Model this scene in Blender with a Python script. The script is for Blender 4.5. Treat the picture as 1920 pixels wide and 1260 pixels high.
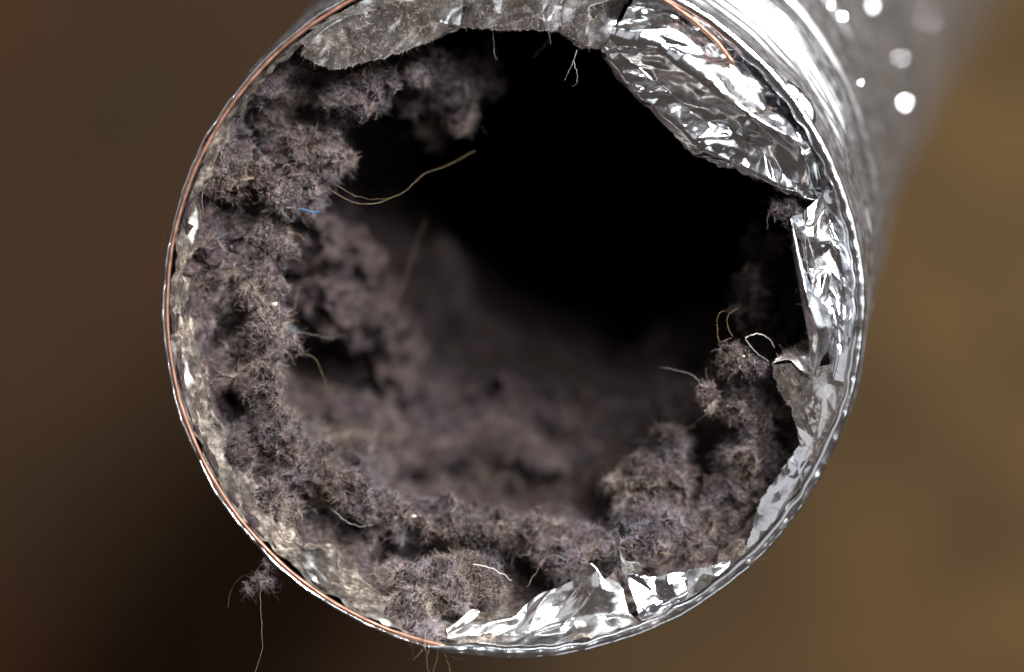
import bpy, math, random
import numpy as np
from mathutils import Vector
from mathutils.geometry import delaunay_2d_cdt

for o in list(bpy.data.objects):
    bpy.data.objects.remove(o)
scene = bpy.context.scene
COL = scene.collection
rng = np.random.default_rng(11)
random.seed(11)
MM = 0.001
D = 405.0                      # camera distance to the rim plane, mm
KPX = 145.8 / 1920.0           # mm per photograph pixel on the rim plane

# ------------------------------------------------------------------ camera
cam_data = bpy.data.cameras.new('camera')
cam = bpy.data.objects.new('camera', cam_data)
COL.objects.link(cam)
cam.location = (0, 0, D * MM)
cam_data.lens = 100
cam_data.sensor_width = 36
cam_data.clip_start = 0.01
cam_data.clip_end = 20
cam_data.dof.use_dof = True
cam_data.dof.focus_distance = (D + 4.0) * MM
cam_data.dof.aperture_fstop = 5.0
scene.camera = cam

# ------------------------------------------------------------------ world, lamps, exposure
world = bpy.data.worlds.new('World')
scene.world = world
world.use_nodes = True
bg = world.node_tree.nodes['Background']
bg.inputs['Color'].default_value = (0.068, 0.055, 0.049, 1)
bg.inputs['Strength'].default_value = 1.0


def area_lamp(name, loc, target, size, size_y, watts, colour):
    d = bpy.data.lights.new(name, 'AREA')
    d.shape = 'RECTANGLE'
    d.size, d.size_y = size, size_y
    d.energy = watts
    d.color = colour
    o = bpy.data.objects.new(name, d)
    COL.objects.link(o)
    o.location = loc
    o.rotation_euler = (Vector(target) - Vector(loc)).to_track_quat('-Z', 'Y').to_euler()
    return o


area_lamp('key_lamp', (0.52, 0.62, 0.66), (0, 0, -0.02), 0.22, 0.22, 37.0, (1.0, 0.985, 0.97))
area_lamp('broad_fill', (0.74, 0.32, 0.58), (0, 0, 0), 0.80, 1.00, 2.9, (0.97, 0.985, 1.0))  # added broad lamp, no real window; widens white reflections in the foil
area_lamp('front_fill', (0.27, 0.32, 0.88), (0, 0, 0), 0.20, 0.20, 8.0, (0.98, 0.96, 1.0))  # added fill from the camera side to light the deep interior
area_lamp('top_fill', (-0.20, 0.85, 0.42), (0, 0, 0), 0.50, 0.16, 1.1, (0.90, 0.96, 1.0))  # added weak fill from above
area_lamp('low_fill', (0.42, -0.75, 0.50), (0, 0, 0), 0.60, 0.40, 0.95, (0.93, 0.97, 1.0))  # added dim lamp to brighten the lower hem and the floor shadow
area_lamp('bounce_fill', (-0.75, 0.45, 0.75), (0, 0, 0), 0.90, 0.80, 1.2, (0.97, 0.96, 1.0))  # added fill at upper left for the lower right foil to reflect

scene.view_settings.view_transform = 'Standard'
scene.view_settings.look = 'None'
scene.view_settings.exposure = 0.0
scene.view_settings.gamma = 1.0
scene.view_settings.use_curve_mapping = False
scene.render.engine = 'CYCLES'
scene.cycles.use_denoising = True
scene.cycles.max_bounces = 8
scene.cycles.caustics_reflective = True
scene.cycles.sample_clamp_indirect = 4.0


# ------------------------------------------------------------------ noise
class Perlin:
    def __init__(self, seed):
        r = np.random.default_rng(seed)
        p = r.permutation(256)
        self.p = np.concatenate([p, p, p])
        g = r.normal(size=(256, 3))
        self.g = g / np.linalg.norm(g, axis=1)[:, None]

    def __call__(self, P):
        P = np.asarray(P, float)
        sh = P.shape[:-1]
        P = P.reshape(-1, 3)
        I = np.floor(P).astype(int)
        F = P - I
        I &= 255
        W = F * F * F * (F * (F * 6 - 15) + 10)
        out = 0
        for dx in (0, 1):
            for dy in (0, 1):
                for dz in (0, 1):
                    h = self.p[self.p[self.p[I[:, 0] + dx] + I[:, 1] + dy] + I[:, 2] + dz]
                    g = self.g[h]
                    dot = g[:, 0] * (F[:, 0] - dx) + g[:, 1] * (F[:, 1] - dy) + g[:, 2] * (F[:, 2] - dz)
                    w = (W[:, 0] if dx else 1 - W[:, 0]) * (W[:, 1] if dy else 1 - W[:, 1]) * (W[:, 2] if dz else 1 - W[:, 2])
                    out = out + w * dot
        return (out * 1.5).reshape(sh)


PN = [Perlin(100 + i) for i in range(8)]


def sstep(a, b, x):
    t = np.clip((x - a) / (b - a), 0, 1)
    return t * t * (3 - 2 * t)


def crumple(U, V, spacing, amp, seed):
    """Height field of flat facets between random points (sheet coordinates in mm)."""
    r = np.random.default_rng(seed)
    u0, u1, v0, v1 = U.min() - spacing * 1.5, U.max() + spacing * 1.5, V.min() - spacing * 1.5, V.max() + spacing * 1.5
    nu, nv = max(3, int((u1 - u0) / spacing)), max(3, int((v1 - v0) / spacing))
    gx, gy = np.meshgrid(np.linspace(u0, u1, nu), np.linspace(v0, v1, nv))
    pts = np.stack([gx.ravel(), gy.ravel()], 1) + r.uniform(-.48, .48, (nu * nv, 2)) * spacing
    hts = r.normal(size=len(pts)) * amp
    vs, es, fs, ov, oe, of = delaunay_2d_cdt([Vector(p) for p in pts], [], [], 0, 1e-5)
    H = np.zeros(U.size)
    Uf, Vf = U.ravel(), V.ravel()
    hh = np.array([hts[o[0]] if o else 0 for o in ov])
    order = np.argsort(Vf)
    Vs = Vf[order]
    for f in fs:
        a, b, c = (np.array(vs[i]) for i in f)
        sl = order[np.searchsorted(Vs, min(a[1], b[1], c[1])):np.searchsorted(Vs, max(a[1], b[1], c[1]), side='right')]
        ux = Uf[sl]
        m = sl[(ux >= min(a[0], b[0], c[0])) & (ux <= max(a[0], b[0], c[0]))]
        if not len(m):
            continue
        det = (b[1] - c[1]) * (a[0] - c[0]) + (c[0] - b[0]) * (a[1] - c[1])
        if abs(det) < 1e-9:
            continue
        l0 = ((b[1] - c[1]) * (Uf[m] - c[0]) + (c[0] - b[0]) * (Vf[m] - c[1])) / det
        l1 = ((c[1] - a[1]) * (Uf[m] - c[0]) + (a[0] - c[0]) * (Vf[m] - c[1])) / det
        l2 = 1 - l0 - l1
        ok = (l0 >= -1e-6) & (l1 >= -1e-6) & (l2 >= -1e-6)
        H[m[ok]] = (l0 * hh[f[0]] + l1 * hh[f[1]] + l2 * hh[f[2]])[ok]
    return H.reshape(U.shape)


# ------------------------------------------------------------------ objects
def link(o, parent=None, **props):
    COL.objects.link(o)
    if parent:
        o.parent = parent
    for k, v in props.items():
        o[k] = v
    return o


def mesh_obj(name, V, F, mat, parent=None, smooth=True, loc=(0, 0, 0), **props):
    """V in mm, world space; loc (mm) becomes the origin of the object."""
    me = bpy.data.meshes.new(name)
    V = (np.asarray(V, float) - np.asarray(loc, float)) * MM
    F = np.asarray(F, np.int32)
    n = F.shape[1]
    me.vertices.add(len(V))
    me.vertices.foreach_set('co', V.ravel())
    me.loops.add(F.size)
    me.loops.foreach_set('vertex_index', F.ravel())
    me.polygons.add(len(F))
    me.polygons.foreach_set('loop_start', np.arange(0, F.size, n, dtype=np.int32))
    me.update(calc_edges=True)
    me.polygons.foreach_set('use_smooth', np.full(len(F), smooth))
    me.materials.append(mat)
    o = bpy.data.objects.new(name, me)
    o.location = np.asarray(loc) * MM
    return link(o, parent, **props)


def grid_faces(nr, nc, wrap=False):
    i, j = np.meshgrid(np.arange(nr - 1), np.arange(nc if wrap else nc - 1), indexing='ij')
    j2 = (j + 1) % nc
    return np.stack([i * nc + j, i * nc + j2, (i + 1) * nc + j2, (i + 1) * nc + j], -1).reshape(-1, 4)


def empty(name, loc=(0, 0, 0), **props):
    o = bpy.data.objects.new(name, None)
    o.empty_display_size = 0.01
    o.location = np.asarray(loc) * MM
    return link(o, None, **props)


def px(x, y, z=0.0):
    """A point of the photograph at height z (mm above the rim plane) as a place in the scene."""
    s = KPX * (D - z) / D
    return np.array([(x - 960) * s, (630 - y) * s, z])


def rimpx(deg, r):
    a = math.radians(deg)
    return (963 + r * math.cos(a), 575 - r * math.sin(a))


def catmull(P, n):
    P = np.asarray(P, float)
    t = np.concatenate([[0], np.cumsum(np.linalg.norm(np.diff(P, axis=0), axis=1) + 1e-6)])
    T = np.linspace(0, t[-1], n)
    M = np.gradient(P, t, axis=0) if len(P) > 2 else np.repeat((P[1:] - P[:1]) / t[-1], 2, 0)
    k = np.clip(np.searchsorted(t, T, side='right') - 1, 0, len(P) - 2)
    h = (t[k + 1] - t[k])[:, None]
    s = ((T - t[k])[:, None]) / h
    return (2 * s**3 - 3 * s**2 + 1) * P[k] + (s**3 - 2 * s**2 + s) * h * M[k] + (-2 * s**3 + 3 * s**2) * P[k + 1] + (s**3 - s**2) * h * M[k + 1]


def tube(path, rad, sides=8):
    """Tube mesh along a polyline (mm); rad scalar or per point."""
    P = np.asarray(path, float)
    n = len(P)
    rad = np.broadcast_to(rad, (n,))
    T = np.gradient(P, axis=0)
    T /= np.linalg.norm(T, axis=1)[:, None] + 1e-9
    ref = np.array([0.3, 0.2, 0.93])
    A = np.cross(T, ref)
    A /= np.linalg.norm(A, axis=1)[:, None] + 1e-9
    B = np.cross(T, A)
    a = np.linspace(0, 2 * np.pi, sides, endpoint=False)
    V = P[:, None] + rad[:, None, None] * (np.cos(a)[None, :, None] * A[:, None] + np.sin(a)[None, :, None] * B[:, None])
    return V.reshape(-1, 3), grid_faces(n, sides, True)


# ------------------------------------------------------------------ materials
def new_mat(name):
    m = bpy.data.materials.new(name)
    m.use_nodes = True
    nt = m.node_tree
    b = nt.nodes['Principled BSDF']
    return m, nt, b


def nd(nt, kind, **kw):
    n = nt.nodes.new(kind)
    for k, v in kw.items():
        if k in n.inputs:
            n.inputs[k].default_value = v
        else:
            setattr(n, k, v)
    return n


def tex_coord(nt, scale=1000.0):
    """Object coordinates in mm."""
    t = nt.nodes.new('ShaderNodeTexCoord')
    v = nt.nodes.new('ShaderNodeVectorMath')
    v.operation = 'SCALE'
    v.inputs['Scale'].default_value = scale
    nt.links.new(t.outputs['Object'], v.inputs[0])
    return v.outputs[0]


def noise(nt, co, scale, detail=4, rough=.55, dist=0.0):
    n = nd(nt, 'ShaderNodeTexNoise', Scale=scale, Detail=detail, Roughness=rough, Distortion=dist)
    nt.links.new(co, n.inputs['Vector'])
    return n.outputs['Fac']


def ramp(nt, fac, stops):
    r = nt.nodes.new('ShaderNodeValToRGB')
    while len(r.color_ramp.elements) < len(stops):
        r.color_ramp.elements.new(0.5)
    for e, (p, c) in zip(r.color_ramp.elements, stops):
        e.position = p
        e.color = (*c, 1) if len(c) == 3 else (c[0], c[0], c[0], 1)
    nt.links.new(fac, r.inputs[0])
    return r.outputs[0]


def foil_mat(name, lo, hi, rough=(0.10, 0.22), tint=(0.90, 0.905, 0.915), cap=1.0, dust=.6):
    """Bright foil with a film of lint dust: dust where the noise passes lo..hi."""
    m, nt, b = new_mat(name)
    co = tex_coord(nt)
    b.inputs['Metallic'].default_value = 1.0
    b.inputs['Base Color'].default_value = (*tint, 1)
    L = nt.links.new
    rr = ramp(nt, noise(nt, co, 0.45, 5), [(0.35, (rough[0],)), (0.7, (rough[1],))])
    L(rr, b.inputs['Roughness'])
    bump = nd(nt, 'ShaderNodeBump', Strength=0.25, Distance=0.00012)
    L(noise(nt, co, 1.1, 5, .6), bump.inputs['Height'])
    L(bump.outputs[0], b.inputs['Normal'])
    d = nd(nt, 'ShaderNodeBsdfDiffuse', Roughness=0.6)
    dc = ramp(nt, noise(nt, co, 0.7, 8, .75), [(0.36, (0.030 * dust, 0.022 * dust, 0.017 * dust)), (0.5, (0.15 * dust, 0.122 * dust, 0.100 * dust)), (0.62, (0.46 * dust, 0.40 * dust, 0.34 * dust))])
    L(dc, d.inputs['Color'])
    db = nd(nt, 'ShaderNodeBump', Strength=0.9, Distance=0.0004)
    L(noise(nt, co, 2.2, 6, .7), db.inputs['Height'])
    L(db.outputs[0], d.inputs['Normal'])
    # large patches broken up by small specks
    a = nd(nt, 'ShaderNodeMath', operation='MULTIPLY_ADD')
    L(noise(nt, co, 1.7, 6, .75), a.inputs[0])
    a.inputs[1].default_value = 0.7
    L(noise(nt, co, 0.16, 3), a.inputs[2])
    mr = nd(nt, 'ShaderNodeMapRange')
    mr.inputs['From Min'].default_value = lo
    mr.inputs['From Max'].default_value = hi
    mr.inputs['To Max'].default_value = cap
    L(a.outputs[0], mr.inputs['Value'])
    mix = nt.nodes.new('ShaderNodeMixShader')
    L(mr.outputs[0], mix.inputs[0])
    L(b.outputs[0], mix.inputs[1])
    L(d.outputs[0], mix.inputs[2])
    L(mix.outputs[0], nt.nodes['Material Output'].inputs[0])
    return m


M_FOIL = foil_mat('foil_bright', 0.93, 1.18, (0.10, 0.24), (0.85, 0.88, 0.92))
M_DULL = foil_mat('foil_speckled', 0.84, 1.15, (0.16, 0.30))
M_DUSTY = foil_mat('foil_dusty', 0.76, 1.06, (0.18, 0.34), cap=.85)
M_SLEEVE = foil_mat('foil_sleeve', 1.2, 1.5, (0.32, 0.48), (0.50, 0.50, 0.515))
M_WALL = foil_mat('foil_wall', 0.74, 1.02, (0.22, 0.40), (0.78, 0.75, 0.71), dust=.75)

M_COPPER, nt, b = new_mat('copper_wire')
co = tex_coord(nt)
b.inputs['Metallic'].default_value = 1.0
nt.links.new(ramp(nt, noise(nt, co, 0.5, 5), [(0.3, (0.15, 0.080, 0.056)), (0.7, (0.34, 0.185, 0.135))]), b.inputs['Base Color'])
nt.links.new(ramp(nt, noise(nt, co, 1.2, 5), [(0.3, (0.44,)), (0.7, (0.66,))]), b.inputs['Roughness'])

M_LINT, nt, b = new_mat('lint_felt')  # shade in the gaps is put into this felt colour, darker than fibres
co = tex_coord(nt)
b.inputs['Roughness'].default_value = 0.95
b.inputs['Specular IOR Level'].default_value = 0.05
c1 = ramp(nt, noise(nt, co, 0.9, 8, .75, .6), [(0.32, (0.012, 0.009, 0.009)), (0.48, (0.050, 0.040, 0.039)), (0.66, (0.15, 0.123, 0.120))])
mixc = nd(nt, 'ShaderNodeMix', data_type='RGBA', blend_type='MULTIPLY')
mixc.inputs[0].default_value = 1.0
nt.links.new(c1, mixc.inputs[6])
nt.links.new(ramp(nt, noise(nt, co, 0.13, 4), [(0.35, (0.95, 0.90, 1.05)), (0.65, (1.0, 0.94, 0.88))]), mixc.inputs[7])
mixd = nd(nt, 'ShaderNodeMix', data_type='RGBA', blend_type='MULTIPLY')
mixd.inputs[0].default_value = 1.0
nt.links.new(mixc.outputs[2], mixd.inputs[6])
nt.links.new(ramp(nt, noise(nt, co, 0.055, 4, .6), [(0.36, (0.55, 0.52, 0.50)), (0.64, (1.0, 0.98, 1.0))]), mixd.inputs[7])
gain = nd(nt, 'ShaderNodeVectorMath', operation='SCALE')
gain.inputs['Scale'].default_value = 1.35
nt.links.new(mixd.outputs[2], gain.inputs[0])
nt.links.new(gain.outputs[0], b.inputs['Base Color'])
bump = nd(nt, 'ShaderNodeBump', Strength=1.0, Distance=0.0007)
nt.links.new(noise(nt, co, 2.4, 8, .8, .5), bump.inputs['Height'])
nt.links.new(bump.outputs[0], b.inputs['Normal'])

M_FIBRE, nt, b = new_mat('lint_fibre')
at = nd(nt, 'ShaderNodeAttribute', attribute_name='col')
dif = nt.nodes.new('ShaderNodeBsdfDiffuse')
trl = nt.nodes.new('ShaderNodeBsdfTranslucent')
mx = nt.nodes.new('ShaderNodeMixShader')
mx.inputs[0].default_value = 0.3
nt.links.new(at.outputs['Color'], dif.inputs['Color'])
nt.links.new(at.outputs['Color'], trl.inputs['Color'])
nt.links.new(dif.outputs[0], mx.inputs[1])
nt.links.new(trl.outputs[0], mx.inputs[2])
nt.links.new(mx.outputs[0], nt.nodes['Material Output'].inputs[0])


def plain_mat(name, ca, cb, rough=.5, spec=.5, scale=.6):
    m, nt, b = new_mat(name)
    co = tex_coord(nt)
    nt.links.new(ramp(nt, noise(nt, co, scale, 4), [(0.3, ca), (0.7, cb)]), b.inputs['Base Color'])
    b.inputs['Roughness'].default_value = rough
    b.inputs['Specular IOR Level'].default_value = spec
    return m


M_HAIR = plain_mat('golden_hair', (0.24, 0.16, 0.085), (0.42, 0.31, 0.18), .35)
M_BROWN_HAIR = plain_mat('brown_hair', (0.20, 0.12, 0.06), (0.34, 0.22, 0.12), .35)
M_WHITE_THREAD = plain_mat('pale_thread', (0.62, 0.56, 0.50), (0.78, 0.74, 0.70), .6)
M_GREY_THREAD = plain_mat('grey_thread', (0.30, 0.26, 0.24), (0.48, 0.43, 0.40), .6)
M_BLUE = plain_mat('blue_film', (0.012, 0.045, 0.12), (0.04, 0.10, 0.18), .8, .2)
M_CRUMB = plain_mat('pale_crumb', (0.55, 0.40, 0.33), (0.75, 0.62, 0.55), .6)

M_GROUND, nt, b = new_mat('brown_ground')
co = tex_coord(nt)
b.inputs['Roughness'].default_value = 0.8
b.inputs['Specular IOR Level'].default_value = 0.15
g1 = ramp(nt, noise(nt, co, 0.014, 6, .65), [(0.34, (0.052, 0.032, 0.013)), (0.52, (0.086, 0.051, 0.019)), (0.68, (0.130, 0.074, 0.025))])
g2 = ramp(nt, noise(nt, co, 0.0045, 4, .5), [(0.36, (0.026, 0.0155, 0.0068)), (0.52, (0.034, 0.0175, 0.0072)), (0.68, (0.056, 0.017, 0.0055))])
# the ground turns a darker, redder brown towards the left
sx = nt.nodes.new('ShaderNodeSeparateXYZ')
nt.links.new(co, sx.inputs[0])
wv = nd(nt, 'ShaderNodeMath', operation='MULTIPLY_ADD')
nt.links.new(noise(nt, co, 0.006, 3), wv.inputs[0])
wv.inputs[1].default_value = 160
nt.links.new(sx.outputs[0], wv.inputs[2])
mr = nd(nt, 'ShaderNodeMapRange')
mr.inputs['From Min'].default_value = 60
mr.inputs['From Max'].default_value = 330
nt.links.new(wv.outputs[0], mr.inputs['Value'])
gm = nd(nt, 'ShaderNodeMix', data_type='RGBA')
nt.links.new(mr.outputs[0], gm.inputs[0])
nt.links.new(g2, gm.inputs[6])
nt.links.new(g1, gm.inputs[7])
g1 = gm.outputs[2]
nt.links.new(g1, b.inputs['Base Color'])

# ------------------------------------------------------------------ ground
n = 60
gx, gy = np.meshgrid(np.linspace(-1200, 1200, n), np.linspace(-1200, 1200, n))
gz = -760 + 3.0 * PN[0](np.stack([gx * .01, gy * .01, gx * 0], -1))
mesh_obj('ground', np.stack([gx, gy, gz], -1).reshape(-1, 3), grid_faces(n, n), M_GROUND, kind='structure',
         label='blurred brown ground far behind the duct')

# ------------------------------------------------------------------ the duct's centre line
AXIS = np.array([(0.2, 4.2, 0), (4.2, 13, -24), (10.5, 24, -55), (22.5, 43, -110), (47, 72, -220), (80, 110, -340), (119, 157, -442)], float)
AX = catmull(AXIS, 1600)
AS = np.concatenate([[0], np.cumsum(np.linalg.norm(np.diff(AX, axis=0), axis=1))])
AT = np.gradient(AX, axis=0)
AT /= np.linalg.norm(AT, axis=1)[:, None]
S_END = AS[-1]


def frame(s):
    s = np.asarray(s, float)
    c = np.stack([np.interp(s, AS, AX[:, k]) for k in range(3)], -1)
    t = np.stack([np.interp(s, AS, AT[:, k]) for k in range(3)], -1)
    w = sstep(0, 40, s)[..., None]
    nrm = (1 - w) * np.array([0, 0, -1.0]) + w * t
    nrm /= np.linalg.norm(nrm, axis=-1, keepdims=True)
    e1 = np.array([1.0, 0, 0]) - nrm * nrm[..., :1]
    e1 /= np.linalg.norm(e1, axis=-1, keepdims=True)
    e2 = np.cross(e1, nrm)
    return c, e1, e2


def wall_point(th, s, r):
    c, e1, e2 = frame(s)
    return c + r[..., None] * (np.cos(th)[..., None] * e1 + np.sin(th)[..., None] * e2)


def wrapn(pn, th, s, wl, k=48.0):
    """Noise that closes round the tube; wl = wavelength in mm."""
    return pn(np.stack([np.cos(th) * k / wl, np.sin(th) * k / wl, s / wl], -1))


duct = empty('foil_duct', (0.2, 4.2, 0), label='silver foil flexible duct with a torn open end clogged with grey lint', category='duct')


def child(o):
    o.matrix_parent_inverse = duct.matrix_basis.inverted()
    return o


# outer sleeve: fine pleats round the tube, dented
nth, ns = 300, 760
ss = np.concatenate([np.linspace(0.6, 130, 520), np.linspace(131, S_END, ns - 520)])
th = np.linspace(0, 2 * np.pi, nth, endpoint=False)
TH, SS = np.meshgrid(th, ss)
pl = np.abs(((SS + 0.7 * wrapn(PN[1], TH, SS, 20)) / 2.6) % 1.0 * 2 - 1)
big = np.abs((SS / 21.0) % 1.0 * 2 - 1)
R = 50.0 + 0.40 * (pl - .5) * (0.75 + 0.5 * wrapn(PN[2], TH, SS, 9)) - 1.6 * sstep(0.7, 1, big) * sstep(15, 30, SS)
R += 0.9 * wrapn(PN[3], TH, SS, 26) + 0.25 * wrapn(PN[4], TH, SS, 7) + crumple(TH * 49, SS * 1.0, 8, .22, 5) * sstep(2, 8, SS)
R = np.maximum(R, 49.3)
R = np.where(SS < 3, 49.6 + (R - 49.6) * sstep(0.5, 3, SS), R)
child(mesh_obj('outer_sleeve', wall_point(TH, SS, R).reshape(-1, 3), grid_faces(ns, nth, True), M_SLEEVE, duct))

# added cap on the unseen far end, blocks the ground showing through
cc, ce1, ce2 = frame(np.array(S_END))
a_, k_ = np.meshgrid(np.linspace(0, 2 * np.pi, 64, endpoint=False), np.linspace(.02, 1, 12))
ct = np.cross(ce2, ce1)
pc = cc + 50.2 * k_[..., None] * (np.cos(a_)[..., None] * ce1 + np.sin(a_)[..., None] * ce2) + (3.0 * PN[2](np.stack([np.cos(a_) * 3, np.sin(a_) * 3, k_ * 2], -1)) * (1 - k_))[..., None] * ct
child(mesh_obj('end_cap', pc.reshape(-1, 3), grid_faces(12, 64, True), M_SLEEVE, duct))

# tiny raised foil facets added to the sleeve to make glints
SV = wall_point(TH, SS, R).reshape(-1, 3)
sx_ = 960 + SV[:, 0] / (KPX * (D - SV[:, 2]) / D)
sy_ = 630 - SV[:, 1] / (KPX * (D - SV[:, 2]) / D)
cen = wall_point(TH, SS, R * 0).reshape(-1, 3)
for x, y, rr in [(1583, 36, 1.8), (1700, 194, 1.8), (1616, 156, .8), (1692, 108, .9), (1640, 18, 1.2), (1745, 40, .8), (1560, 10, .8)]:
    near_ = np.nonzero(np.hypot(sx_ - x, sy_ - y) < 9)[0]
    if not len(near_):
        continue
    q = near_[np.argmax(SV[near_, 2])]
    to_cam = (Vector((0, 0, D)) - Vector(SV[q])).normalized()
    to_key = (Vector((520, 620, 660)) - Vector(SV[q])).normalized()
    nrm = (to_cam + to_key).normalized()          # facet aimed to reflect the key lamp into the camera
    e1 = nrm.orthogonal().normalized()
    e2 = nrm.cross(e1)
    a, b_ = np.meshgrid(np.linspace(0, 2 * np.pi, 16, endpoint=False), np.linspace(0, 1, 6))
    fr = .125 * rr * b_
    p = SV[q] + np.array(nrm) * 1.3 - (fr**2 / 9)[..., None] * np.array(nrm) + (fr * np.cos(a))[..., None] * np.array(e1) + (fr * np.sin(a))[..., None] * np.array(e2)
    skirt = p[-1] - np.array(nrm) * 1.9 + (p[-1] - p[0].mean(0)) * .8
    p = np.concatenate([p, skirt[None]])
    child(mesh_obj('glint_facet', p.reshape(-1, 3), grid_faces(7, 16, True), M_FOIL, duct))

# inner wall: the same foil seen from inside, filmed with dust
nth, ns = 420, 420
ss = np.concatenate([np.linspace(0.02, 30, 220)[:200], np.linspace(30.4, 260, ns - 200)])
th = np.linspace(0, 2 * np.pi, nth, endpoint=False)
TH, SS = np.meshgrid(th, ss)
R = 47.9 + 1.0 * (1 - sstep(0.0, 8.0, SS)) + 0.12 * wrapn(PN[6], TH, SS, .9) + 0.35 * wrapn(PN[5], TH, SS, 6) + crumple(TH * 48, SS, 3.0, .50, 8) + crumple(TH * 48, SS, 1.3, .24, 9)
R = np.minimum(R, 49.15)
child(mesh_obj('inner_wall', wall_point(TH, SS, R).reshape(-1, 3), grid_faces(ns, nth, True), M_WALL, duct))

# rim hem: the foil lip folded over the end
nth = 900
th = np.linspace(0, 2 * np.pi, nth, endpoint=False)
deg = np.degrees(th)
degw = np.where(deg > 180, deg - 360, deg)
wide = sstep(-106, -96, degw) * (1 - sstep(66, 84, degw))
wob = wrapn(PN[0], th, th * 0, 9) * .22 + wrapn(PN[1], th, th * 0, 2.4) * .10 + wrapn(PN[5], th, th * 0, .9) * .04
lip = wrapn(PN[2], th, th * 0, 3.0)
w = 0.20 + .10 * lip + 1.15 * wide * (1 + .25 * lip)
prof = [(50.05 + wob * .3, -3.2 + 0 * w), (50.15 + wob, -0.6 + 0 * w), (50.05 + wob, 0.05 + wob), (49.85 + wob - w * .12, 0.30 + wob * 1.6),
        (49.80 + wob - w * .6, 0.26 + wob - .15 * lip * wide), (49.80 + wob - w, -0.10 + wob * 1.5), (49.66 + wob - w, -0.9 + wob)]
rows = [np.stack([0.2 + r * np.cos(th), 4.2 + r * np.sin(th), z], -1) for r, z in prof]
child(mesh_obj('rim_hem', np.array(rows).reshape(-1, 3), grid_faces(len(rows), nth, True), M_FOIL, duct))

# copper wire: bare from its loose end over the top, down the left side, into the hem below
dg = np.linspace(47.5, 263, 420)
r = np.interp(dg, [47.5, 52, 58, 64, 72, 82, 264], [46.5, 47.4, 48.1, 48.6, 49.1, 49.3, 49.3])
z = np.interp(dg, [47.5, 60, 85, 110, 246, 258, 263], [0.3, 0.5, 0.1, 0.15, 0.15, -0.1, -0.6])
r = r + 0.10 * PN[3](np.stack([dg * .11, dg * 0, dg * 0], -1)) + .03 * PN[4](np.stack([dg * .6, dg * 0, dg * 0], -1))
P = np.stack([0.2 + r * np.cos(np.radians(dg)), 4.2 + r * np.sin(np.radians(dg)), z], -1)
rad = .31 + .05 * PN[5](np.stack([dg * .35, dg * 0, dg * 0], -1))
rad[:3] = (.12, .30, .42)
V, F = tube(P, rad, 12)
child(mesh_obj('rim_wire', V, F, M_COPPER, duct, label='bare copper coloured rim wire, loose end at the top'))


# ------------------------------------------------------------------ torn foil
def loft(rows, nu, nv, amps, seed, crease=1, fray=0.25, pin=True):
    """Sheet through rows of (px, py, z): curved along a row, folded at each row."""
    RW = [catmull([px(*p) for p in r], nu) for r in rows]
    out = []
    for a, b_ in zip(RW[:-1], RW[1:]):
        for k in range(nv):
            out.append(a + (b_ - a) * (k / nv))
    out.append(RW[-1])
    G = np.array(out)
    for _ in range(crease):
        G[1:-1] = (G[:-2] + 2 * G[1:-1] + G[2:]) / 4
    U = np.cumsum(np.linalg.norm(np.diff(G, axis=1, prepend=G[:, :1]), axis=2), axis=1)
    Vv = np.cumsum(np.linalg.norm(np.diff(G, axis=0, prepend=G[:1]), axis=2), axis=0)
    du, dv = np.gradient(G, axis=1), np.gradient(G, axis=0)
    N = np.cross(du, dv)
    N /= np.linalg.norm(N, axis=2)[..., None] + 1e-9
    N *= np.sign(N[..., 2].mean())
    h = 0
    for i, (sp, am) in enumerate(amps):
        f = crumple(U * (.55 if sp > 4 else .8) + Vv * .35, Vv, sp, am, seed * 10 + i)
        for _ in range(1):
            f[1:-1, 1:-1] = (f[1:-1, 1:-1] * 4 + f[:-2, 1:-1] + f[2:, 1:-1] + f[1:-1, :-2] + f[1:-1, 2:]) / 8
        h = h + f
    if pin:
        h = h * sstep(0, 3, Vv)
    G = G + N * h[..., None]
    if fray:
        j = np.linspace(0, 1, nu) * U[-1, -1]
        f = fray * (PN[seed % 8](np.stack([j * .9, j * 0 + seed, j * 0], -1)) + .6 * PN[2](np.stack([j * 3.1, j * 0 + seed, j * 0], -1)))
        for k, wgt in ((1, 1.0), (2, .6), (3, .25)):
            dirv = G[-k] - G[-k - 1]
            dirv /= np.linalg.norm(dirv, axis=1)[:, None] + 1e-9
            G[-k] += dirv * (f * wgt)[:, None]
    return G


def foil_piece(name, rows, mat, label, amps=((8, .8), (3.2, .40), (1.5, .17), (.7, .035)), nu=280, nv=20, seed=1, crease=1, fray=.5):
    G = loft(rows, nu, nv, amps, seed, crease, fray)
    o = child(mesh_obj(name, G.reshape(-1, 3), grid_faces(G.shape[0], G.shape[1]), mat, duct, label=label))
    md = o.modifiers.new('thickness', 'SOLIDIFY')
    md.thickness = 0.00006
    md.offset = 0
    return o


def rimrow(degs, r, z):
    return [(*rimpx(d, r), z) for d in degs]


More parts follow.
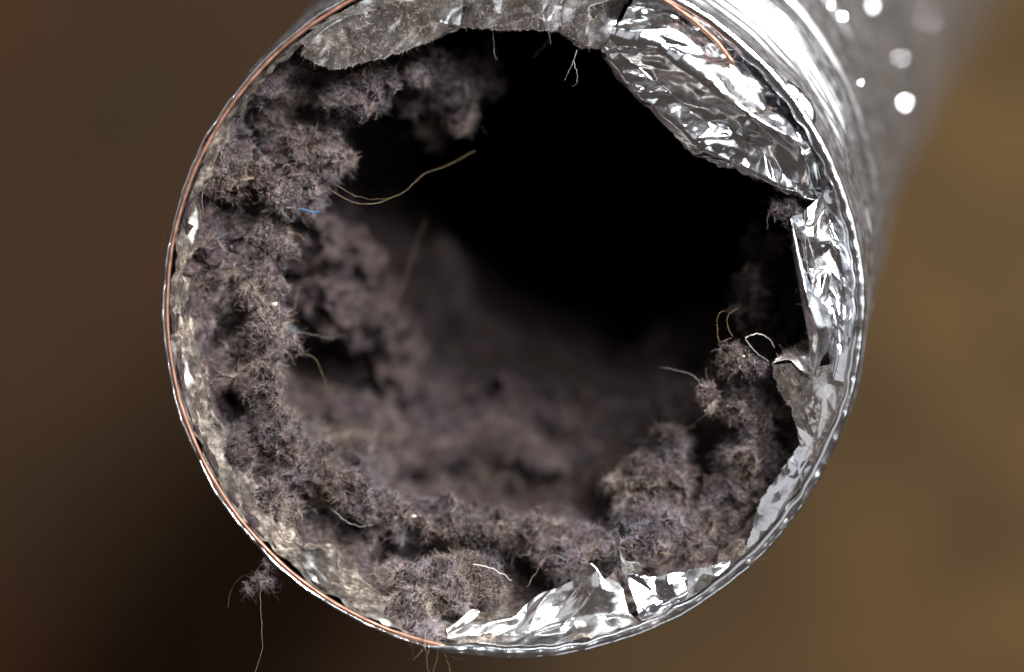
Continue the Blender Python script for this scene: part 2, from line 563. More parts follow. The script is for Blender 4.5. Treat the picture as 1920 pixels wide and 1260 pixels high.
# the big folded flap
foil_piece('foil_flap', [
    rimrow((68, 60, 52, 43, 35, 27, 18), 646, -0.4),
    [(1178, 12, -2.2), (1268, 30, -2.4), (1376, 95, -2.8), (1440, 140, -2.8), (1495, 185, -2.8), (1527, 260, -2.8), (1556, 352, -3.2)],
    [(1168, 42, -2.0), (1253, 68, -0.8), (1400, 122, -2.2), (1452, 155, -1.8), (1484, 188, -1.4), (1505, 240, -0.6), (1545, 368, -4.0)],
    [(1150, 62, -1.6), (1238, 88, 0.4), (1308, 135, 0.8), (1368, 188, 1.0), (1434, 233, 1.0), (1513, 278, 0.8), (1541, 378, -3.0)],
    [(1138, 78, -2.8), (1196, 118, -3.2), (1262, 178, -3.8), (1316, 218, -4.2), (1378, 238, -4.6), (1462, 318, -4.4), (1539, 383, -3.4)],
    [(1132, 88, -3.0), (1166, 125, -3.6), (1214, 188, -4.0), (1290, 246, -4.2), (1362, 296, -4.5), (1426, 328, -4.5), (1538, 386, -3.8)],
    [(1129, 92, -4.4), (1160, 129, -5.0), (1208, 195, -5.4), (1284, 255, -5.6), (1358, 304, -5.8), (1422, 335, -5.8), (1537, 389, -4.6)],
], M_FOIL, 'bright folded foil flap hanging into the duct mouth', seed=3, nu=260)
# right wall
foil_piece('foil_flap', [
    rimrow((20, 12, 4, -3, -9, -13), 646, -0.4),
    rimrow((20, 12, 4, -3, -9, -13), 622, -2.4),
    [(1556, 352, -3.0), (1556, 430, -2.4), (1560, 500, -2.2), (1556, 560, -2.4), (1562, 600, -2.6), (1556, 650, -3.6)],
    [(1508, 396, -1.6), (1510, 445, -1.0), (1520, 510, -0.8), (1528, 562, -1.0), (1540, 600, -1.8), (1528, 672, -2.6)],
    [(1482, 406, -2.2), (1489, 450, -2.4), (1500, 518, -2.4), (1510, 575, -2.4), (1519, 622, -2.6), (1524, 702, -3.0)],
], M_FOIL, 'crumpled bright foil patch along the rim below the big flap', seed=14, nu=180)
# twisted fold standing on its inner edge
foil_piece('foil_flap', [
    [(1478, 412, -2.5), (1485, 462, -2.0), (1494, 520, -1.6), (1505, 580, -1.4), (1515, 628, -1.2), (1521, 704, -2.0)],
    [(1483, 409, -0.8), (1493, 460, 0.2), (1505, 520, 0.8), (1519, 580, 1.2), (1533, 625, 0.6), (1524, 705, -1.6)],
    [(1487, 408, -2.4), (1501, 460, -1.8), (1519, 530, -1.2), (1552, 575, -1.2), (1560, 600, -1.0), (1526, 706, -2.2)],
], M_FOIL, 'narrow twisted foil fold ending in a sharp point', amps=((4, .28), (1.6, .10)), seed=21, nu=150, nv=12)
# curled scrap under the point
foil_piece('foil_flap', [
    [(1466, 664, -6.5), (1486, 650, -6.8), (1508, 638, -6.5), (1524, 632, -5.5)],
    [(1456, 672, -3.6), (1482, 664, -4.0), (1508, 668, -3.8), (1523, 668, -3.2)],
    [(1446, 683, -3.4), (1478, 676, -3.2), (1504, 698, -2.8), (1520, 706, -2.6)],
], M_DULL, 'small curled dark foil scrap beside the sharp point', amps=((5, .12),), seed=32, nu=70, nv=12, fray=.08)
# lower right panel
foil_piece('foil_flap', [
    rimrow((-10, -14, -19, -23, -27.5), 646, -0.4),
    rimrow((-10, -14, -19, -23, -27.5), 612, -2.4),
    [(1524, 690, -3.8), (1524, 732, -3.6), (1532, 776, -3.6), (1534, 816, -3.3), (1524, 846, -3.2)],
    [(1482, 680, -4.0), (1486, 722, -4.4), (1500, 766, -4.5), (1510, 806, -4.4), (1512, 842, -4.0)],
    [(1447, 684, -4.2), (1457, 720, -5.2), (1479, 758, -5.4), (1494, 798, -5.2), (1503, 838, -4.6)],
], M_DULL, 'dull speckled foil panel with a bright curved edge', seed=43, amps=((7, .5), (3, .26), (1.2, .07)))
# long strip lower right
foil_piece('foil_flap', [
    rimrow((-26, -32, -37, -42, -48, -53, -58, -63, -68), 646, -0.4),
    [(1532, 838, -2.4), (1496, 905, -2.3), (1462, 960, -2.2), (1436, 1005, -2), (1396, 1052, -1.9), (1345, 1085, -1.9), (1290, 1105, -2.2), (1236, 1130, -2.4), (1190, 1130, -2.4)],
    [(1500, 838, -4), (1462, 892, -4), (1428, 936, -3.8), (1410, 986, -3.6), (1379, 1040, -3.2), (1335, 1058, -3.2), (1276, 1070, -3.6), (1224, 1083, -3.8), (1170, 1074, -4)],
], M_FOIL, 'long narrow foil strip with a ragged edge below the lint', seed=54, nu=280, amps=((8, .5), (3, .24), (1.2, .08)), fray=.6)
# little upright spike
foil_piece('foil_flap', [
    [(1168, 1076, -4.5), (1186, 1080, -4.8), (1206, 1080, -5.2)],
    [(1165, 1052, -3.4), (1182, 1062, -4.0), (1203, 1066, -4.6)],
    [(1161, 1027, -1.6), (1172, 1050, -2.8), (1199, 1055, -4.0)],
], M_FOIL, 'tiny upright foil spike at the torn bottom edge', amps=((2, .1),), seed=65, nu=40, nv=10, fray=.05)
# bottom piece
foil_piece('foil_flap', [
    rimrow((-68, -72, -75, -79, -84, -88, -91, -94, -98, -102), 646, -0.4),
    [(1178, 1150, -3), (1142, 1150, -2.4), (1118, 1150, -2.6), (1072, 1160, -3.4), (1010, 1175, -3.4), (968, 1190, -3), (938, 1190, -3), (900, 1192, -3), (862, 1196, -2.4), (838, 1198, -1.6)],
    [(1170, 1102, -3.2), (1140, 1108, -1.8), (1112, 1100, -2.0), (1066, 1120, -3.8), (1000, 1145, -4.2), (964, 1172, -4), (935, 1172, -4), (898, 1166, -4), (860, 1178, -3), (838, 1188, -2)],
    [(1158, 1068, -4.4), (1134, 1082, -2.0), (1106, 1058, -2.0), (1060, 1092, -4.6), (994, 1123, -5.4), (962, 1160, -4.6), (933, 1157, -4.8), (897, 1143, -5.4), (857, 1163, -4), (836, 1181, -2.4)],
], M_DULL, 'torn foil piece standing up at the bottom of the rim', seed=76, nu=260, amps=((6, .38), (2.6, .20), (1.1, .06)), fray=.2)
# dusty folds at the top
foil_piece('foil_flap', [
    rimrow((132, 125, 118, 111, 104, 98.5), 640, -0.8),
    [(572, 80, -3.0), (636, 38, -3.0), (705, 20, -2.2), (770, 26, -1.6), (828, 38, -1.6), (864, 49, -2.6)],
    [(563, 108, -4.6), (626, 132, -5.2), (682, 119, -4.6), (748, 102, -4.0), (814, 76, -3.6), (865, 54, -3.4)],
], M_DUSTY, 'dusty foil fold hanging over the lint at the top', seed=87, amps=((9, .6), (3.4, .36), (1.2, .10)))
foil_piece('foil_flap', [
    rimrow((99, 95.5, 91, 85, 82.5, 79, 74, 68), 640, -0.8),
    [(862, 10, -4.2), (900, 12, -3.0), (960, 5, -2.4), (1036, 8, -2.6), (1052, 10, -4.6), (1084, 16, -2.6), (1120, 20, -2.8), (1170, 16, -3.6)],
    [(862, 50, -4.8), (900, 57, -4.2), (962, 59, -4.2), (1038, 60, -4.0), (1049, 66, -6.4), (1084, 94, -4.6), (1114, 91, -4.2), (1134, 84, -3.6)],
], M_DUSTY, 'dusty foil fold with a dark pleat at the top', seed=98, nu=240, amps=((9, .8), (3.4, .40), (1.2, .10)))


# ------------------------------------------------------------------ lint
PALETTE = np.array([(0.42, 0.37, 0.355), (0.30, 0.26, 0.245), (0.52, 0.47, 0.44), (0.38, 0.32, 0.265), (0.50, 0.43, 0.345),
                    (0.37, 0.345, 0.38), (0.20, 0.17, 0.155), (0.66, 0.62, 0.58), (0.42, 0.27, 0.25), (0.22, 0.28, 0.40)])
PWT = np.array([.22, .18, .14, .14, .08, .10, .08, .03, .02, .01])


def fibres(name, P, N, parent, length=(.35, 1.5), npt=6, curl=.95, rad=(.0055, .016), lift=.13, r=rng, shade=1.0, mottled=True):
    """Curly fibres rooted at P (mm) with outward normals N, as one hair-curves object."""
    m = len(P)
    L = r.uniform(*length, m) * np.exp(r.normal(0, .25, m))
    wisp = r.random(m) < .05          # a few long stray ones
    L = np.where(wisp, L * 2.2, L)
    step = (L / (npt - 1))[:, None]
    d = r.normal(size=(m, 3))
    d /= np.linalg.norm(d, axis=1)[:, None]
    d = d + N * np.where(wisp, .5, lift)[:, None]
    d /= np.linalg.norm(d, axis=1)[:, None]
    bend = r.normal(size=(m, 3)) * curl * .55
    pts = np.empty((m, npt, 3))
    p = P - N * .25
    for k in range(npt):
        pts[:, k] = p
        p = p + d * step
        d = d + bend * .5 + r.normal(size=(m, 3)) * curl * .45
        d /= np.linalg.norm(d, axis=1)[:, None]
    idx = r.choice(len(PALETTE), m, p=PWT / PWT.sum())
    c = PALETTE[idx] * np.exp(r.normal(0, .42, (m, 1))) * .75 * shade * np.array([[1.0, .95, .98]])
    if mottled:      # neighbouring fibres came off the same cloth
        q = PN[6](P * .16)[:, None]
        q2 = PN[7](P * .55)[:, None]
        q3 = PN[2](P * .06 + 3.3)[:, None]
        c = c * np.clip(1 + .8 * q2 + .3 * q + .95 * q3, .3, 2.1) * (1 + q * np.array([[.25, .12, -.16]]))
    c = np.clip(c, .01, .85)
    hc = bpy.data.hair_curves.new(name)
    hc.add_curves([npt] * m)
    org = np.array(parent.location) / MM if parent else np.zeros(3)
    hc.attributes['position'].data.foreach_set('vector', ((pts - org) * MM).astype(np.float32).ravel())
    ra = hc.attributes.get('radius') or hc.attributes.new('radius', 'FLOAT', 'POINT')
    rr = r.uniform(*rad, (m, 1)) * np.linspace(1, .55, npt)[None]
    ra.data.foreach_set('value', (rr * MM).astype(np.float32).ravel())
    ca = hc.attributes.new('col', 'FLOAT_COLOR', 'CURVE')
    ca.data.foreach_set('color', np.concatenate([c, np.ones((m, 1))], 1).astype(np.float32).ravel())
    hc.materials.append(M_FIBRE)
    o = bpy.data.objects.new(name, hc)
    return link(o, parent, kind='stuff')


def sample_faces(V, F, m, weight=None, r=rng):
    a, b_, c, d = (V[F[:, k]] for k in range(4))
    n1 = np.cross(c - a, d - b_)
    ar = np.linalg.norm(n1, axis=1)
    w = ar if weight is None else ar * weight
    f = r.choice(len(F), m, p=w / w.sum())
    u, v = r.random((2, m, 1))
    P = (a[f] * (1 - u) + b_[f] * u) * (1 - v) + (d[f] * (1 - u) + c[f] * u) * v
    return P, n1[f] / (ar[f][:, None] + 1e-9)


def torn(p, soft=False):
    """Drag points about so that lumps lose their round outline."""
    w1 = np.stack([PN[k](p * .28 + 7 * k) for k in range(3)], -1)
    if soft:
        return p + 2.0 * w1
    w2 = np.stack([PN[k + 3](p * .8 + 5 * k) for k in range(3)], -1)
    w3 = np.stack([PN[k + 2](p * 2.0 + 3 * k) for k in range(3)], -1)
    return p + 1.7 * w1 + .75 * w2 + .28 * w3


def puffs(C, Rd, seed, nu=20, nv=12, rough=1.0, soft=False):
    """Many small ragged lumps (centres C, radii Rd in mm) as vertices and faces."""
    a, b_ = np.meshgrid(np.linspace(0, 2 * np.pi, nu, endpoint=False), np.linspace(0.05, np.pi - .05, nv))
    d = np.stack([np.cos(a) * np.sin(b_), np.sin(a) * np.sin(b_), np.cos(b_)], -1).reshape(1, -1, 3)
    p = C[:, None] + d * Rd[:, None]
    s = 1 + rough * (.55 * PN[1](p * .45 + seed) + .45 * PN[3](p * 1.0 + seed) + .28 * PN[4](p * 2.3))
    p = torn(C[:, None] + d * Rd[:, None] * s[..., None], soft)
    f = grid_faces(nv, nu, True)
    return p.reshape(-1, 3), (f[None] + (np.arange(len(C)) * nu * nv)[:, None, None]).reshape(-1, 4)


# fluff stuck to the dirtier foil pieces
for o in [c for c in duct.children if c.name.startswith('foil_flap')]:
    me = o.data
    mat = me.materials[0]
    nf = {M_DUSTY: 1500, M_DULL: 260, M_FOIL: 120}[mat]
    V = np.empty(len(me.vertices) * 3)
    me.vertices.foreach_get('co', V)
    V = V.reshape(-1, 3) / MM
    F = np.array([p.vertices[:] for p in me.polygons])
    P, N = sample_faces(V, F, nf)
    N *= np.sign(N[:, 2:])
    f = fibres('dust_fibres', P + N * .3, N, None, length=(.3, 1.1))
    f.parent = o

# lining
nth, ns = 780, 430
ss = np.concatenate([np.linspace(0.8, 45, 260), np.linspace(45.4, 250, ns - 260)])
th = np.linspace(0, 2 * np.pi, nth, endpoint=False)
TH, SS = np.meshgrid(th, ss)
dg = np.degrees(TH)
near = np.interp(dg, [0, 15, 40, 75, 95, 112, 130, 150, 180, 205, 228, 250, 268, 285, 300, 315, 335, 350, 360],
                 [2.5, .6, .3, .3, 1.0, 6.5, 7.5, 7, 6, 6.5, 7.5, 7, 6.5, 6.5, 7, 7, 6, 4, 2.5])
deep = np.interp(dg, [0, 45, 90, 135, 180, 225, 270, 315, 360], [9, 7, 7, 9.5, 11, 12.5, 12.5, 11.5, 9])
w = sstep(20, 40, SS)
groove = np.exp(-((SS - 26) / 6.0)**2) * 4.0
start = np.interp(dg, [0, 10, 60, 90, 200, 252, 262, 290, 298, 335, 350, 360], [8, 8, 8, 5, 4.0, 3.0, 4, 5, 8, 8, 8, 8])
T = (near * (1 - w) + deep * w) * sstep(0, 12.5, SS - start) - groove - 2.5 * (1 - sstep(-1, 2, SS - start)) * sstep(.6, 2, start)
amp = sstep(0, 6.0, SS - start)
T += sstep(25, 45, SS) * 8.0 * wrapn(PN[7], TH, SS, 26) - 8.0 * np.exp(-((SS - 54 - 5 * wrapn(PN[2], TH, SS * 0, 30)) / 5.0)**2) + 6.0 * np.exp(-((SS - 44) / 7.0)**2 - ((dg - 262) / 34.0)**2) + 5.0 * np.exp(-((SS - 68) / 7.0)**2) - 6.0 * np.exp(-((SS - 82) / 6.0)**2) - 6.5 * np.exp(-((SS - 33) / 4.5)**2) * sstep(190, 220, dg) * (1 - sstep(300, 330, dg))
fine = 1 - .85 * sstep(24, 34, SS)
T += amp * fine * (3.8 * wrapn(PN[1], TH, SS, 15) + 4.0 * wrapn(PN[2], TH, SS + 40, 8))
rid = 1 - np.abs(wrapn(PN[4], TH, SS, 5.0)) * 2
T += (0.25 + .75 * amp) * fine * (1.9 * (rid - .35) + 1.9 * wrapn(PN[3], TH, SS, 2.6) + 1.1 * wrapn(PN[5], TH, SS, 1.3) + .45 * wrapn(PN[6], TH, SS, .7))
pits = np.maximum(sstep(.12, .42, wrapn(PN[0], TH, SS + 9, 6.0)), .75 * sstep(.16, .40, wrapn(PN[5], TH, SS + 3, 3.0)))
T -= amp * fine * 6.0 * pits          # burrows
T -= 3.6 * sstep(-.10, .2, wrapn(PN[7], TH, SS + 5, 3.4)) * (1 - sstep(5, 10, SS))   # bare flecks by the rim
T -= np.exp(-((dg - 237) / 8.0)**2 - ((SS - 7) / 5.0)**2) * 9 + np.exp(-((dg - 140) / 9.0)**2 - ((SS - 3) / 3.0)**2) * 5
R = 48.0 - np.maximum(T, -1.1)
V = wall_point(TH, SS, R)
# crevices between the torn layers: (points in the photograph, half width, depth mm)
fx = 960 + V[..., 0] / (KPX * (D - V[..., 2]) / D)
fy = 630 - V[..., 1] / (KPX * (D - V[..., 2]) / D)
crev = np.zeros(fx.shape)
ragged = 9 * wrapn(PN[2], TH, SS, 4.0) + 6 * wrapn(PN[3], TH, SS, 1.8)
for line, hw, depth in [
        ([(474, 395), (446, 470), (452, 540), (430, 620), (410, 720), (420, 790), (400, 840)], 20, 7),
        ([(470, 430), (530, 405), (610, 405)], 18, 6), ([(520, 1005), (570, 955), (630, 930), (700, 965)], 17, 6),
        ([(745, 1010), (836, 1026), (915, 1040), (1000, 1075), (985, 1120)], 20, 7), ([(575, 680), (620, 695), (665, 690)], 26, 6),
        ([(560, 230), (610, 215), (660, 235)], 16, 5), ([(380, 560), (368, 640), (372, 720)], 10, 3), ([(450, 840), (470, 900), (520, 900)], 13, 4),
        ([(1090, 900), (1130, 960), (1140, 1010)], 26, 7), ([(520, 470), (500, 520), (515, 580)], 14, 5), ([(600, 860), (680, 900), (720, 945)], 12, 5)]:
    dist = np.full(fx.shape, 1e9)
    for (xa, ya), (xb, yb) in zip(line[:-1], line[1:]):
        t = np.clip(((fx - xa) * (xb - xa) + (fy - ya) * (yb - ya)) / ((xb - xa)**2 + (yb - ya)**2), 0, 1)
        dist = np.minimum(dist, np.hypot(fx - xa - t * (xb - xa), fy - ya - t * (yb - ya)))
    e = np.exp(-((dist + ragged) / (.8 * hw))**2) * (SS < 45)
    R = R + 1.4 * depth * e
    crev = np.maximum(crev, e)
R = np.minimum(R, 48.9 - 1.6 * sstep(7, 11, SS))
V = wall_point(TH, SS, R)
V = (V + (torn(V) - V) * (1.3 * sstep(1.5, 5, 48.0 - R) * sstep(3, 9, SS))[..., None]).reshape(-1, 3)
F = grid_faces(ns, nth, True)
sc = SS.reshape(-1)[F[:, 0]]
tc = T.reshape(-1)[F[:, 0]]
sharp = np.where(sc < 26, 1.0, np.where(sc < 60, .35, .08))
P, N = sample_faces(V, F, 900, np.where(tc > .5, 1.0, .0) * (crev.reshape(-1)[F[:, 0]] < .25) * np.where(sc < 30, 1.0, .25) * sstep(1, 6, sc))
c0, _, _ = frame(np.interp(P[:, 2], AX[::-1, 2], AS[::-1]))
N *= np.sign((N * (c0 - P)).sum(1))[:, None]
rd = np.exp(rng.normal(-.15, .45, (len(P), 1))) * rng.uniform(.7, 1.3, (len(P), 3))
VP, FP = puffs(P - N * rd * .1, rd, 3)
wt = np.where(tc > -.3, 1.0, .06) * (1 - .6 * crev.reshape(-1)[F[:, 0]]) * (1 - .85 * pits.reshape(-1)[F[:, 0]]) * sharp * sstep(0.3, 3, sc)  # fewer fibres in pits and crevices, so the dark felt shows as shade
lint = mesh_obj('lint_lining', np.concatenate([V, VP]), np.concatenate([F, FP + len(V)]), M_LINT, loc=(0.2, 4.2, -5), kind='stuff', category='lint',
                label='thick grey lint felted over the inside wall of the duct')
P, N = sample_faces(V, F, 560000, wt)
c0, _, _ = frame(np.interp(P[:, 2], AX[::-1, 2], AS[::-1]))
N *= np.sign((N * (c0 - P)).sum(1))[:, None]
P2, N2 = sample_faces(VP, FP, 90000)
fibres('fibres', np.concatenate([P, P2]), np.concatenate([N, -N2]), lint)


# loose clumps: ragged heaps of small lumps wrapped in fibres
def clump(name, label, blobs, nf, seed, length=(.4, 1.4), k=16, grain=1.0, soft=False, **kw):
    """blobs: (px, py, z, rx, ry, rz) in photograph pixels and mm; they fuse into one body."""
    r = np.random.default_rng(seed)
    Cs, Rs = [], []
    for x, y, z, rx, ry, rz in blobs:
        c, rad = px(x, y, z), np.array([rx * KPX, ry * KPX, rz])
        d = r.normal(size=(k, 3))
        d *= (r.random((k, 1))**.5) / np.linalg.norm(d, axis=1)[:, None]
        Cs.append(np.concatenate([c[None], c + d * rad * .95]))
        Rs.append(np.concatenate([rad[None] * .8, rad.mean() * grain * r.uniform(.16, .42, (k, 1)) * r.uniform(.7, 1.4, (k, 3))]))
    C, Rd = np.concatenate(Cs), np.concatenate(Rs)
    V, F = puffs(C, Rd, seed, 28, 18, .55 if soft else 1.0, soft)
    o = mesh_obj(name, V, F, M_LINT, loc=tuple(C[0]), label=label, category='lint clump')
    P, N = sample_faces(V, F, nf, r=r)
    fibres('fibres', P, -N, o, length=length, r=r, **kw)
    return o


clump('lint_clump', 'ragged pale lint clump standing up from the bottom lint', [
    (1240, 900, -17, 70, 62, 5), (1180, 905, -18, 42, 30, 4), (1262, 835, -18, 34, 34, 4), (1230, 985, -14, 60, 50, 5),
    (1190, 960, -16, 40, 40, 4), (1290, 1005, -14, 60, 30, 4), (1205, 1030, -12, 46, 24, 3.5)], 90000, 5, shade=1.3)
clump('lint_clump', 'tall lint clump leaning on the foil at the lower right wall', [
    (1400, 760, -14, 42, 58, 4.5), (1408, 850, -15, 40, 66, 4.5), (1380, 925, -16, 38, 58, 4.5), (1335, 985, -16, 48, 42, 4.5),
    (1430, 740, -16, 34, 46, 4), (1372, 850, -15, 28, 34, 4), (1270, 1030, -13, 60, 22, 3.5), (1420, 905, -16, 26, 46, 4), (1340, 1020, -15, 40, 24, 3.5)], 110000, 6)
clump('lint_clump', 'blurred lint mound deep below the golden hair', [(690, 600, -45, 62, 84, 7), (650, 470, -42, 70, 70, 7), (725, 690, -50, 60, 80, 8),
    (590, 470, -33, 50, 70, 6), (605, 560, -35, 46, 50, 5), (660, 790, -42, 60, 50, 6)], 16000, 31, k=5, grain=2.2, soft=True)


def fold(label, pts, rad_px, seed, nf=4000):
    P = catmull([px(*p) for p in pts], 70)
    t = np.linspace(-1, 1, 70)
    V, F = tube(P, rad_px * KPX * (1.05 - t**4), 30)
    V = V + np.array([[1.0, 1, .8]]) * np.stack([2.6 * PN[k](V * .07 + seed) + 1.0 * PN[k + 3](V * .2 + seed) + .4 * PN[k + 1](V * .6) for k in range(3)], -1)
    o = mesh_obj('lint_fold', V, F, M_LINT, loc=tuple(P[0]), label=label, category='lint fold')
    Pf, Nf = sample_faces(V, F, nf)
    fibres('fibres', Pf, Nf, o)


fold('arched soft lint fold deep at the bottom of the duct', [(735, 900, -40), (800, 850, -43), (900, 822, -46), (1000, 842, -46), (1090, 900, -42)], 46, 3)
fold('dim lint fold rising to the right deep in the duct', [(1070, 800, -66), (1160, 770, -68), (1270, 730, -66), (1370, 690, -58)], 46, 9)
fold('faint curved lint fold on the deep left wall', [(820, 430, -70), (850, 560, -74), (900, 680, -78), (1010, 755, -80)], 44, 14)
clump('lint_clump', 'dim lint wad on the shaded right wall', [(1420, 560, -24, 50, 70, 6), (1440, 470, -26, 40, 50, 5)], 9000, 34)
clump('lint_clump', 'long lint mat standing off the left wall below the blue scrap', [
    (500, 455, -13, 34, 46, 4), (488, 540, -12, 38, 50, 4), (500, 630, -11, 42, 56, 4.2), (488, 720, -11, 44, 56, 4.2), (512, 810, -11, 50, 50, 4.4),
    (560, 875, -11, 56, 46, 4.4), (640, 915, -12, 56, 36, 4), (450, 850, -9, 40, 46, 3.4), (520, 940, -8, 46, 40, 3.4), (690, 940, -13, 34, 30, 4)], 135000, 41, k=20)
clump('lint_clump', 'broad lint roll along the bottom of the duct mouth', [
    (740, 972, -15, 56, 32, 4.6), (820, 985, -15, 60, 34, 5), (910, 1000, -15, 60, 34, 5), (1000, 1012, -15, 56, 32, 5), (1080, 1012, -15, 50, 34, 5),
    (1130, 1040, -13, 40, 36, 4), (1060, 1055, -12, 50, 26, 3.6)], 88000, 42, k=20)
clump('lint_clump', 'small round lint ball on the hairs above the tall clump', [(1331, 738, -9, 17, 18, 1.4)], 2200, 7, length=(.4, 1.0))
clump('lint_clump', 'small grey lint knot below the curled foil scrap', [(1408, 690, -8, 19, 16, 1.4), (1372, 668, -11, 22, 32, 2)], 3200, 8, length=(.4, 1.3))
clump('lint_clump', 'shaggy lint tuft hanging below the dusty foil at the top', [
    (800, 130, -16, 52, 34, 4), (850, 180, -22, 46, 40, 4), (868, 222, -22, 18, 22, 2), (775, 170, -24, 40, 40, 4), (890, 130, -26, 46, 50, 5),
    (812, 235, -30, 26, 36, 3), (690, 165, -12, 44, 34, 4), (645, 195, -12, 50, 40, 4), (715, 150, -11, 30, 24, 3)], 64000, 9)
clump('lint_clump', 'rounded lint bulge on the upper left wall', [
    (565, 285, -13, 70, 58, 6), (620, 300, -13, 40, 40, 5), (520, 330, -11, 60, 44, 5), (560, 360, -12, 54, 36, 5)], 70000, 10)
clump('lint_clump', 'wispy lint scrap clinging outside the rim at lower left', [
    (500, 1078, -2.5, 9, 13, .7), (512, 1058, -1.0, 6, 13, .5), (486, 1100, -3.5, 6, 11, .5), (476, 1116, -3.8, 4, 10, .4)], 900, 12, length=(.4, 1.6), k=5)
clump('lint_clump', 'soft lint heap spilling over the bottom of the rim', [
    (820, 1105, -5, 90, 44, 4), (870, 1075, -6.5, 70, 40, 4), (770, 1140, -3.4, 60, 30, 2.4), (800, 1180, -1.6, 40, 20, 1.4)], 80000, 13)
clump('lint_clump', 'low lint tuft behind the foil flap at the right', [
    (1480, 392, -7, 30, 16, 1.6), (1455, 386, -8, 12, 8, 1)], 1600, 14, length=(.5, 1.5))


# ------------------------------------------------------------------ single strands
def strand(name, label, pts, rad, mat, n=60, cat='hair', group=None, taper=True):
    P = catmull([px(*p) for p in pts], n)
    t = np.linspace(0, 1, n)
    rr = .35 * rad * (1 - .5 * t)
    P += .22 * np.stack([PN[k](np.stack([t * 7, t * 0 + pts[0][0], t * 0], -1)) + .35 * PN[k + 3](np.stack([t * 26, t * 0 + pts[0][0], t * 0], -1)) for k in range(3)], -1)
    V, F = tube(P, rr, 6)
    props = dict(label=label, category=cat)
    if group:
        props['group'] = group
    return mesh_obj(name, V, F, mat, loc=tuple(P[0]), **props)


strand('hair_strand', 'long golden hair curving across the dark duct mouth', [(612, 350, -7), (650, 374, -7), (700, 382, -8), (745, 366, -9), (800, 325, -12), (850, 305, -14), (890, 283, -16)], .05, M_HAIR)
strand('hair_strand', 'shorter golden hair joining the long curved one', [(632, 348, -7), (670, 368, -7), (705, 374, -8), (728, 371, -8.6)], .04, M_HAIR)
strand('hair_strand', 'long faint hair rising from the left lint into the dark', [(740, 575, -30), (760, 520, -30), (785, 450, -32), (800, 410, -34)], .05, M_BROWN_HAIR)
strand('hair_strand', 'thin brown hair hanging below the lint scrap outside the rim', [(488, 1098, -3), (489, 1150, -3), (492, 1200, -3), (486, 1240, -3), (470, 1275, -3)], .06, M_HAIR)
strand('hair_strand', 'fine looped hair beside the lint scrap outside the rim', [(486, 1072, -4), (452, 1082, -5), (432, 1110, -6), (428, 1140, -6)], .05, M_BROWN_HAIR)
strand('thread', 'short pale thread lying on the lint at the bottom', [(888, 1058, -3), (915, 1063, -2.6), (940, 1075, -2.6), (960, 1088, -3)], .16, M_WHITE_THREAD, cat='thread')
strand('thread', 'short pale thread hanging below the top foil', [(1082, 94, -5), (1074, 118, -5), (1064, 138, -5.5), (1059, 150, -6)], .09, M_GREY_THREAD, cat='thread')
strand('thread', 'curled end of thread forking off below the top foil', [(1076, 114, -5), (1081, 135, -5), (1082, 155, -5.4), (1074, 163, -6)], .08, M_GREY_THREAD, cat='thread')
strand('thread', 'pale thread hanging straight from the dusty top foil', [(924, 60, -6), (926, 80, -7), (928, 105, -8), (932, 112, -9)], .08, M_GREY_THREAD, cat='thread')
strand('thread', 'blurred thread dangling beside the dark pleat of the top foil', [(1034, 66, -14), (1022, 85, -15), (1006, 100, -16), (1001, 110, -17)], .11, M_GREY_THREAD, cat='thread')
strand('hair_strand', 'fine hair looping up from the lint knot at the right', [(1372, 634, -8), (1350, 640, -8), (1345, 615, -8), (1350, 586, -8), (1362, 583, -8)], .06, M_HAIR)
strand('hair_strand', 'second fine looped hair above the lint knot', [(1374, 632, -8), (1364, 610, -8), (1366, 590, -8), (1384, 578, -8.5)], .06, M_HAIR)
strand('hair_strand', 'wavy hair reaching into the dark from the small lint ball', [(1312, 714, -9), (1295, 702, -10), (1268, 694, -11), (1237, 688, -12)], .07, M_GREY_THREAD)
strand('hair_strand', 'straight stiff hair slanting from the tall lint clump', [(1340, 766, -9), (1315, 784, -10), (1288, 804, -11)], .07, M_HAIR)
strand('thread', 'frayed tan thread arched above the lint knot', [(1398, 634, -7.5), (1412, 627, -7), (1430, 628, -7), (1446, 640, -7), (1452, 652, -7)], .22, M_WHITE_THREAD, cat='thread')
strand('thread', 'straight thread from the arched tan thread to the foil', [(1398, 636, -7.5), (1415, 658, -6.5), (1442, 678, -5)], .07, M_WHITE_THREAD, cat='thread')
strand('hair_strand', 'short golden hair standing off the teal fluff', [(540, 612, -13), (548, 585, -12), (556, 550, -12)], .05, M_HAIR)
strand('hair_strand', 'second golden hair crossing above the teal fluff', [(546, 612, -13), (553, 580, -12), (561, 535, -12)], .05, M_HAIR)
strand('hair_strand', 'wavy grey hair pointing right from the teal fluff', [(556, 622, -13), (590, 628, -14), (620, 634, -15), (640, 628, -16)], .045, M_GREY_THREAD)
strand('hair_strand', 'fine bent hair below the teal fluff', [(560, 660, -12), (590, 672, -12), (604, 700, -12), (614, 734, -12)], .05, M_HAIR)
strand('hair_strand', 'curled pale hair on the lower left lint', [(618, 950, -10), (640, 970, -9), (668, 986, -8), (700, 984, -8)], .06, M_WHITE_THREAD)
strand('hair_strand', 'loose looped hair beside the upright foil piece', [(988, 1100, -6), (1002, 1078, -6), (1022, 1048, -6), (1038, 1040, -6), (1050, 1044, -6)], .06, M_GREY_THREAD)
strand('thread', 'short straw coloured stalk in the lint above the foil strip', [(1238, 1036, -7), (1250, 1038, -6.6), (1264, 1040, -6.6)], .1, M_HAIR, cat='thread')
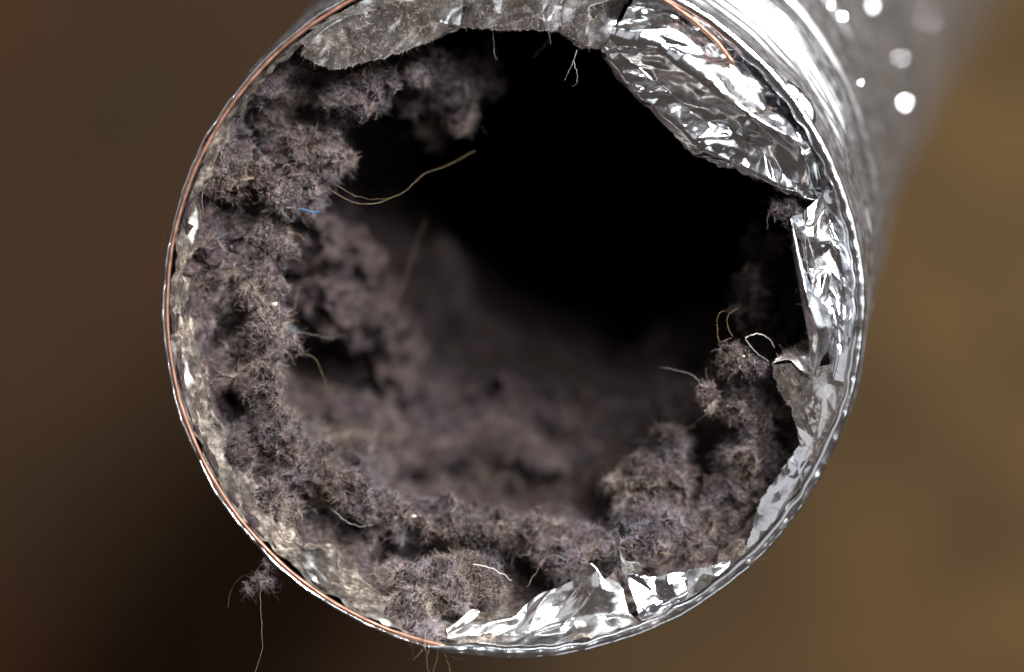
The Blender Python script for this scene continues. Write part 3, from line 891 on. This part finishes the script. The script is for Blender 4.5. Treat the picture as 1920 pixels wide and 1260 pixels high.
for k, pts in enumerate([
    [(806, 1212, 0), (800, 1236, 0), (804, 1262, 0)], [(822, 1216, 0), (818, 1240, -1), (812, 1262, -1)], [(836, 1216, 0), (846, 1230, -1), (862, 1236, -1), (872, 1232, -1)],
    [(796, 1210, 0), (786, 1226, 0), (774, 1238, 0)], [(830, 1216, 0), (842, 1250, -1), (846, 1266, -1)]]):
    strand('hair_strand', ['thin hair hanging straight down below the bottom rim', 'thin hair beside the straight one below the bottom rim',
                           'hair curling rightwards below the bottom rim', 'short hair slanting leftwards below the bottom rim',
                           'thin hair hanging lowest at the right below the bottom rim'][k], pts, .055, M_HAIR, n=24, group='hairs under the bottom of the rim')

# blue scrap and teal fluff
P = catmull([px(545, 386, -9), px(566, 392, -8.4), px(590, 398, -8.2), px(602, 396, -8.4)], 30)
wd = np.interp(np.linspace(0, 1, 30), [0, .3, .8, 1], [.04, .17, .15, .04])
V, F = tube(P, wd, 8)
V[:, 2] += .25 * PN[1](V * .9)
mesh_obj('plastic_scrap', V, F, M_BLUE, loc=tuple(P[0]), label='tiny bright blue plastic scrap caught in the left lint', category='plastic scrap')
PALETTE_KEEP = PALETTE.copy()
PALETTE[:] = np.array([(.16, .23, .235)]) * np.linspace(.7, 1.3, 10)[:, None]
clump('lint_clump', 'tiny teal fluff speck on the inner edge of left lint', [(543, 621, -12, 7, 7, .5)], 500, 15, length=(.3, .9), mottled=False)
PALETTE[:] = PALETTE_KEEP

for k, (x, y, z, s, lab) in enumerate([
        (776, 968, -9, 5, 'pale crumb on the bottom lint ring'), (566, 900, -7, 3, 'tiny pale crumb on the lower left lint'),
        (710, 118, -14, 4, 'pinkish crumb in the lint under the top foil'), (515, 570, -9, 6, 'white crumb on the inner edge of left lint'),
        (1394, 668, -7, 3, 'tiny crumb near the grey lint knot')]):
    c = px(x, y, z)
    a, b_ = np.meshgrid(np.linspace(0, 2 * np.pi, 14, endpoint=False), np.linspace(.05, np.pi - .05, 9))
    d = np.stack([np.cos(a) * np.sin(b_), np.sin(a) * np.sin(b_), np.cos(b_)], -1)
    p = c + d * (.7 * s * KPX * (1 + .5 * PN[2](d * 1.3 + k)))[..., None] * np.array([1.3, .8, .7])
    mesh_obj('crumb', p.reshape(-1, 3), grid_faces(9, 14, True), M_CRUMB, loc=tuple(c), label=lab, category='crumb')
